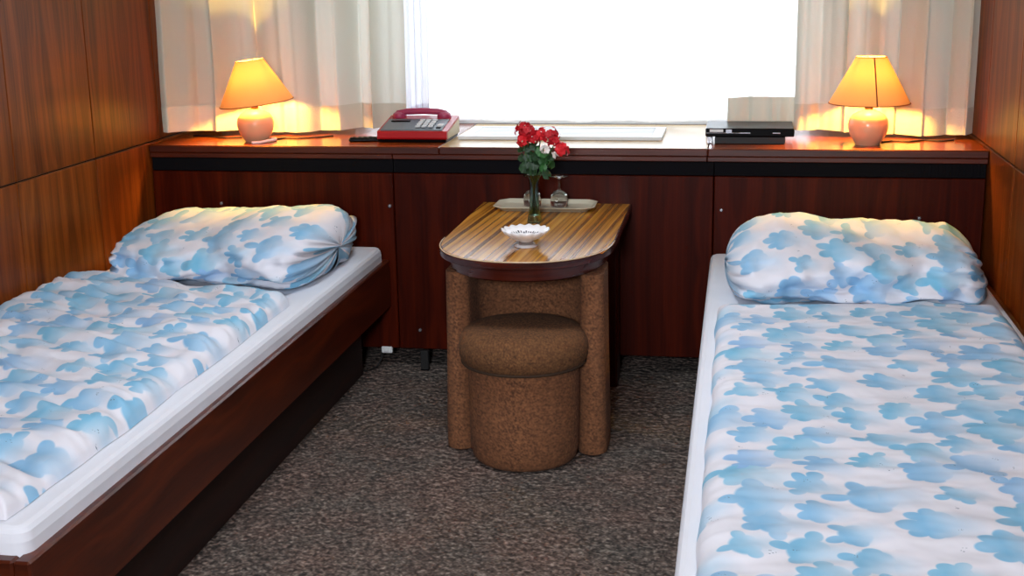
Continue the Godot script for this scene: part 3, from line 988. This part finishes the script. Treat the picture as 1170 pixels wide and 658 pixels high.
	box_obj("foot", Vector3(-0.135, 0.0, 0.06), Vector3(-0.115, 0.0238, 0.09), M.silver, d, 0.002)

# ---------------------------------------------------------------- things on the table
func wine_glass(at: Vector3, label: String) -> void:
	var st := st_new()
	# upside down: rim below, foot on top; thin walled bowl
	lathe(st, [Vector2(0.0255, 0.0), Vector2(0.0265, 0.0005), Vector2(0.0285, 0.020), Vector2(0.0265, 0.034), Vector2(0.018, 0.045), Vector2(0.0055, 0.050), Vector2(0.0036, 0.056), Vector2(0.0048, 0.066), Vector2(0.0036, 0.074), Vector2(0.0042, 0.086), Vector2(0.010, 0.0905), Vector2(0.027, 0.0925), Vector2(0.0285, 0.094), Vector2(0.027, 0.0955), Vector2(0.0, 0.0962)], 36)
	lathe(st, [Vector2(0.0255, 0.0), Vector2(0.0275, 0.020), Vector2(0.0255, 0.0335), Vector2(0.017, 0.044), Vector2(0.0, 0.0475)].map(func(v: Vector2) -> Vector2: return v), 36)
	var o := obj("wine_glass", st, M.clear_glass)
	o.position = at
	tag(o, label, "glass")

func petal_head(st: SurfaceTool, at: Vector3, rad: float, florets: int, sd: int) -> void:
	var r := RandomNumberGenerator.new()
	r.seed = sd
	st.set_smooth_group(-1)
	for k in florets:
		# spread over the ball
		var yy := 1.0 - 1.7 * (k + 0.5) / florets
		var a := k * 2.39996
		var n := Vector3(cos(a) * sqrt(maxf(0.0, 1.0 - yy * yy)), yy, sin(a) * sqrt(maxf(0.0, 1.0 - yy * yy))).normalized()
		var c := at + n * rad * r.randf_range(0.5, 1.12)
		var t := n.cross(Vector3(0.3, 0.5, 0.8)).normalized()
		var b := n.cross(t)
		var ln := r.randf_range(0.0085, 0.0125)
		for p in 5:
			var pa := TAU * p / 5.0 + r.randf() * 0.4
			var d := (t * cos(pa) + b * sin(pa) + n * r.randf_range(0.05, 0.5)).normalized()
			var s := n.cross(d).normalized()
			var w := ln * 0.42
			var p1 := c + d * ln * 0.45 + s * w
			var p2 := c + d * ln * 0.45 - s * w
			var p3 := c + d * ln * 0.9 + s * w * 0.75 - n * 0.0015
			var p4 := c + d * ln * 0.9 - s * w * 0.75 - n * 0.0015
			var p5 := c + d * ln * 1.05 - n * 0.002
			tri(st, c, p1, p2, n)
			quad(st, p1, p2, p4, p3, n)
			tri(st, p3, p4, p5, n)

func leaf_shape(st: SurfaceTool, at: Vector3, n: Vector3, size: float, sd: int) -> void:
	var r := RandomNumberGenerator.new()
	r.seed = sd
	st.set_smooth_group(0)
	n = n.normalized()
	var t := n.cross(Vector3(0.2, 0.1, 0.9)).normalized().rotated(n, r.randf() * TAU)
	var b := n.cross(t)
	var seg := 24
	var rim := []
	for k in seg:
		var a := TAU * k / seg
		var rr := size * (0.86 + 0.13 * absf(sin(a * 3.5))) * (0.45 if k == 0 else 1.0)
		rim.append(at + (t * cos(a) + b * sin(a)) * rr + n * (sin(a * 3.5) * 0.08 - 0.12) * size)
	for k in seg:
		var k2 := (k + 1) % seg
		var m1: Vector3 = at + (rim[k] - at) * 0.5 + n * 0.1 * size
		var m2: Vector3 = at + (rim[k2] - at) * 0.5 + n * 0.1 * size
		tri(st, at, m1, m2, n)
		quad(st, m1, m2, rim[k2], rim[k], n)

func build_table_things() -> void:
	var ty := 0.5655
	# serving tray
	var st := st_new()
	var oct := func(x0: float, x1: float, z0: float, z1: float, c: float) -> PackedVector2Array:
		return PackedVector2Array([Vector2(x0 + c, z0), Vector2(x1 - c, z0), Vector2(x1, z0 + c), Vector2(x1, z1 - c), Vector2(x1 - c, z1), Vector2(x0 + c, z1), Vector2(x0, z1 - c), Vector2(x0, z0 + c)])
	prism(st, oct.call(1.183, 1.497, 0.012, 0.178, 0.03), [[ty, 0.022], [ty + 0.002, 0.02], [ty + 0.013, 0.0], [ty + 0.0145, 0.001], [ty + 0.0145, 0.004], [ty + 0.005, 0.020], [ty + 0.0035, 0.026]])
	tag(obj("serving_tray", st, M.tray), "pale grey tray with clipped corners at the back of the table, under the glasses", "tray")
	wine_glass(Vector3(1.381, ty + 0.0045, 0.085), "upturned stemmed glass on the tray, standing clear to the right of the vase")
	wine_glass(Vector3(1.296, ty + 0.0045, 0.080), "upturned stemmed glass on the tray, half hidden behind the vase")
	# vase
	var vb := Vector3(1.341, ty, 0.33)
	st = st_new()
	lathe(st, [Vector2(0.0, 0.0), Vector2(0.021, 0.0), Vector2(0.0225, 0.003), Vector2(0.019, 0.018), Vector2(0.0150, 0.040), Vector2(0.0135, 0.075), Vector2(0.0140, 0.110), Vector2(0.0165, 0.130), Vector2(0.0205, 0.141), Vector2(0.0195, 0.1415), Vector2(0.0150, 0.131), Vector2(0.0122, 0.110), Vector2(0.0115, 0.075), Vector2(0.0125, 0.040), Vector2(0.0140, 0.022), Vector2(0.0, 0.018)], 36)
	var v := obj("bud_vase", st, M.green_glass)
	v.position = vb
	tag(v, "slim greenish glass bud vase holding the red flowers on the table", "vase")
	# bunch of geraniums
	var f := thing("geranium_bunch", "bunch of red geraniums with green leaves standing in the slim vase", "flowers", vb)
	var heads := [[Vector3(-0.022, 0.268, 0.0), 0.027, 26, 0], [Vector3(-0.028, 0.243, 0.012), 0.020, 16, 1], [Vector3(0.020, 0.256, -0.005), 0.021, 16, 1], [Vector3(0.004, 0.247, 0.010), 0.016, 10, 0], [Vector3(0.050, 0.254, 0.0), 0.024, 20, 0], [Vector3(0.060, 0.238, 0.006), 0.016, 10, 0], [Vector3(0.080, 0.216, 0.008), 0.021, 16, 1]]
	for i in heads.size():
		st = st_new()
		petal_head(st, heads[i][0], heads[i][1], heads[i][2], 100 + i)
		obj("flower_head", st, M.petal if heads[i][3] == 0 else M.petal_bright, f)
		st = st_new()
		var top: Vector3 = heads[i][0] - Vector3(0, 0.008, 0)
		tube(st, smooth_path([Vector3(-0.004 + 0.002 * (i % 4), 0.024, 0.003 - 0.002 * (i % 3)), Vector3(-0.003 + 0.0015 * (i % 4), 0.11, 0.003 - 0.002 * (i % 3)), Vector3(top.x * 0.5, 0.17, top.z * 0.5), top], 14), 0.0017, 6)
		obj("stem", st, M.stem, f)
	st = st_new()
	petal_head(st, Vector3(0.038, 0.217, 0.028), 0.012, 6, 300)
	obj("small_bloom", st, M.petal_white, f)
	st = st_new()
	petal_head(st, Vector3(0.066, 0.203, 0.022), 0.005, 2, 301)
	obj("small_bloom", st, M.petal_white, f)
	var r := RandomNumberGenerator.new()
	r.seed = 77
	var spots := [[-0.038, 0.215], [-0.018, 0.222], [0.006, 0.225], [0.028, 0.212], [-0.034, 0.192], [-0.012, 0.195], [0.012, 0.200], [0.034, 0.188], [0.052, 0.195], [-0.022, 0.172], [0.004, 0.172], [0.028, 0.165], [0.048, 0.168], [-0.008, 0.152], [0.040, 0.145], [0.022, 0.185], [-0.03, 0.158]]
	for i in spots.size():
		st = st_new()
		var at := Vector3(spots[i][0], spots[i][1], r.randf_range(-0.02, 0.024))
		leaf_shape(st, at, Vector3(r.randf_range(-0.6, 0.6), r.randf_range(0.1, 0.9), 0.8), r.randf_range(0.013, 0.021), 500 + i)
		obj("leaf", st, M.leaf_light if i % 4 == 3 else M.leaf, f)
	# footed dish
	var d := thing("footed_dish", "small white scalloped dish on a foot with dark print inside, near the table's front edge", "dish", Vector3(1.368, ty, 0.66))
	st = st_new()
	var rows := [[0.030, 0.0, 0.0], [0.032, 0.002, 0.0], [0.026, 0.007, 0.0], [0.018, 0.012, 0.0], [0.020, 0.016, 0.0], [0.040, 0.024, 0.3], [0.056, 0.035, 0.7], [0.0645, 0.046, 1.0], [0.0625, 0.0468, 1.0], [0.052, 0.034, 0.6], [0.036, 0.0255, 0.2], [0.0, 0.021, 0.0]]
	var pts := []
	var uvs := []
	for q in rows:
		var row := []
		var ur := []
		for k in 97:
			var a := TAU * k / 96.0
			var sc: float = 1.0 + 0.035 * q[2] * cos(a * 16.0)
			row.append(Vector3(cos(a) * q[0] * sc, q[1] + 0.0016 * q[2] * cos(a * 16.0), sin(a) * q[0] * sc))
			ur.append(Vector2(k / 96.0, q[1]))
		pts.append(row)
		uvs.append(ur)
	grid(st, pts, uvs, func(c: Vector3, _i: int, j: int) -> Vector3: return Vector3(c.x, -0.02, c.z) if j < 7 else Vector3(-c.x, 0.05, -c.z))
	obj("bowl", st, M.porcelain, d)
	st = st_new()
	st.set_smooth_group(-1)
	var r2 := RandomNumberGenerator.new()
	r2.seed = 9
	for k in 15:       # printed marks round the far inside
		var a0 := -PI * 0.5 + (k - 7) * 0.155 - r2.randf() * 0.02
		var a1 := a0 + r2.randf_range(0.05, 0.1)
		var h0 := r2.randf_range(0.15, 0.3)
		var h1 := h0 + r2.randf_range(0.3, 0.6)
		var f3 := func(a: float, h: float) -> Vector3: return Vector3(cos(a) * lerpf(0.036, 0.052, h), lerpf(0.0265, 0.035, h), sin(a) * lerpf(0.036, 0.052, h))
		quad(st, f3.call(a0, h0), f3.call(a1, h0), f3.call(a1, h1), f3.call(a0, h1), Vector3(0, 0.5, 1))
	obj("print", st, M.ink, d)

# ---------------------------------------------------------------- small things on the floor, the added light panels
func build_floor_things() -> void:
	var s := thing("power_socket", "small white socket low behind the casing, left of the black foot", "socket", Vector3(0.786, 0.0, 0.0))
	box_obj("plate", Vector3(-0.018, 0.05, -0.012), Vector3(0.018, 0.072, 0.004), M.light_plastic, s, 0.002)
	box_obj("plug", Vector3(-0.008, 0.056, 0.0042), Vector3(0.008, 0.068, 0.008), M.white_paint, s, 0.002)
	var st := st_new()
	tube(st, smooth_path([Vector3(0.768, 0.058, -0.006), Vector3(0.766, 0.03, -0.004), Vector3(0.755, 0.006, 0.02), Vector3(0.735, 0.0035, 0.05), Vector3(0.72, 0.0035, 0.062)], 24), 0.0028, 8)
	tag(obj("floor_cord", st, M.black_matte), "thin black cord curling on the carpet below the white socket", "cord")
	var l := thing("support_foot", "short black foot under the wood casing, left of the table", "foot", Vector3(0.919, 0, 0.016))
	box_obj("post", Vector3(-0.013, 0.004, -0.012), Vector3(0.013, 0.068, 0.008), M.black_matte, l, 0.001)
	box_obj("pad", Vector3(-0.014, 0.0, -0.013), Vector3(0.014, 0.004, 0.009), M.black_plastic, l, 0.001)
	var c := thing("ceiling_fill_panel", "added square white fill light under the ceiling over the middle of the cabin", "lamp", Vector3(1.33, TOP, 1.35))  # added panel for the fill light, unseen from the camera
	box_obj("housing", Vector3(-0.2, -0.05, -0.2), Vector3(0.2, 0.0, 0.2), M.white_paint, c, 0.006)
	box_obj("diffuser", Vector3(-0.18, -0.062, -0.18), Vector3(0.18, -0.0505, 0.18), M.added_glow, c, 0.004)
	c = thing("flash_stand_in", "added square white light panel on the rear wall, standing in for the camera flash", "lamp", Vector3(1.70, 1.52, REAR))  # added panel in place of a camera flash
	box_obj("housing", Vector3(-0.2, -0.2, -0.05), Vector3(0.2, 0.2, 0.0), M.white_paint, c, 0.006)
	box_obj("diffuser", Vector3(-0.18, -0.18, -0.062), Vector3(0.18, 0.18, -0.0505), M.added_glow, c, 0.004)
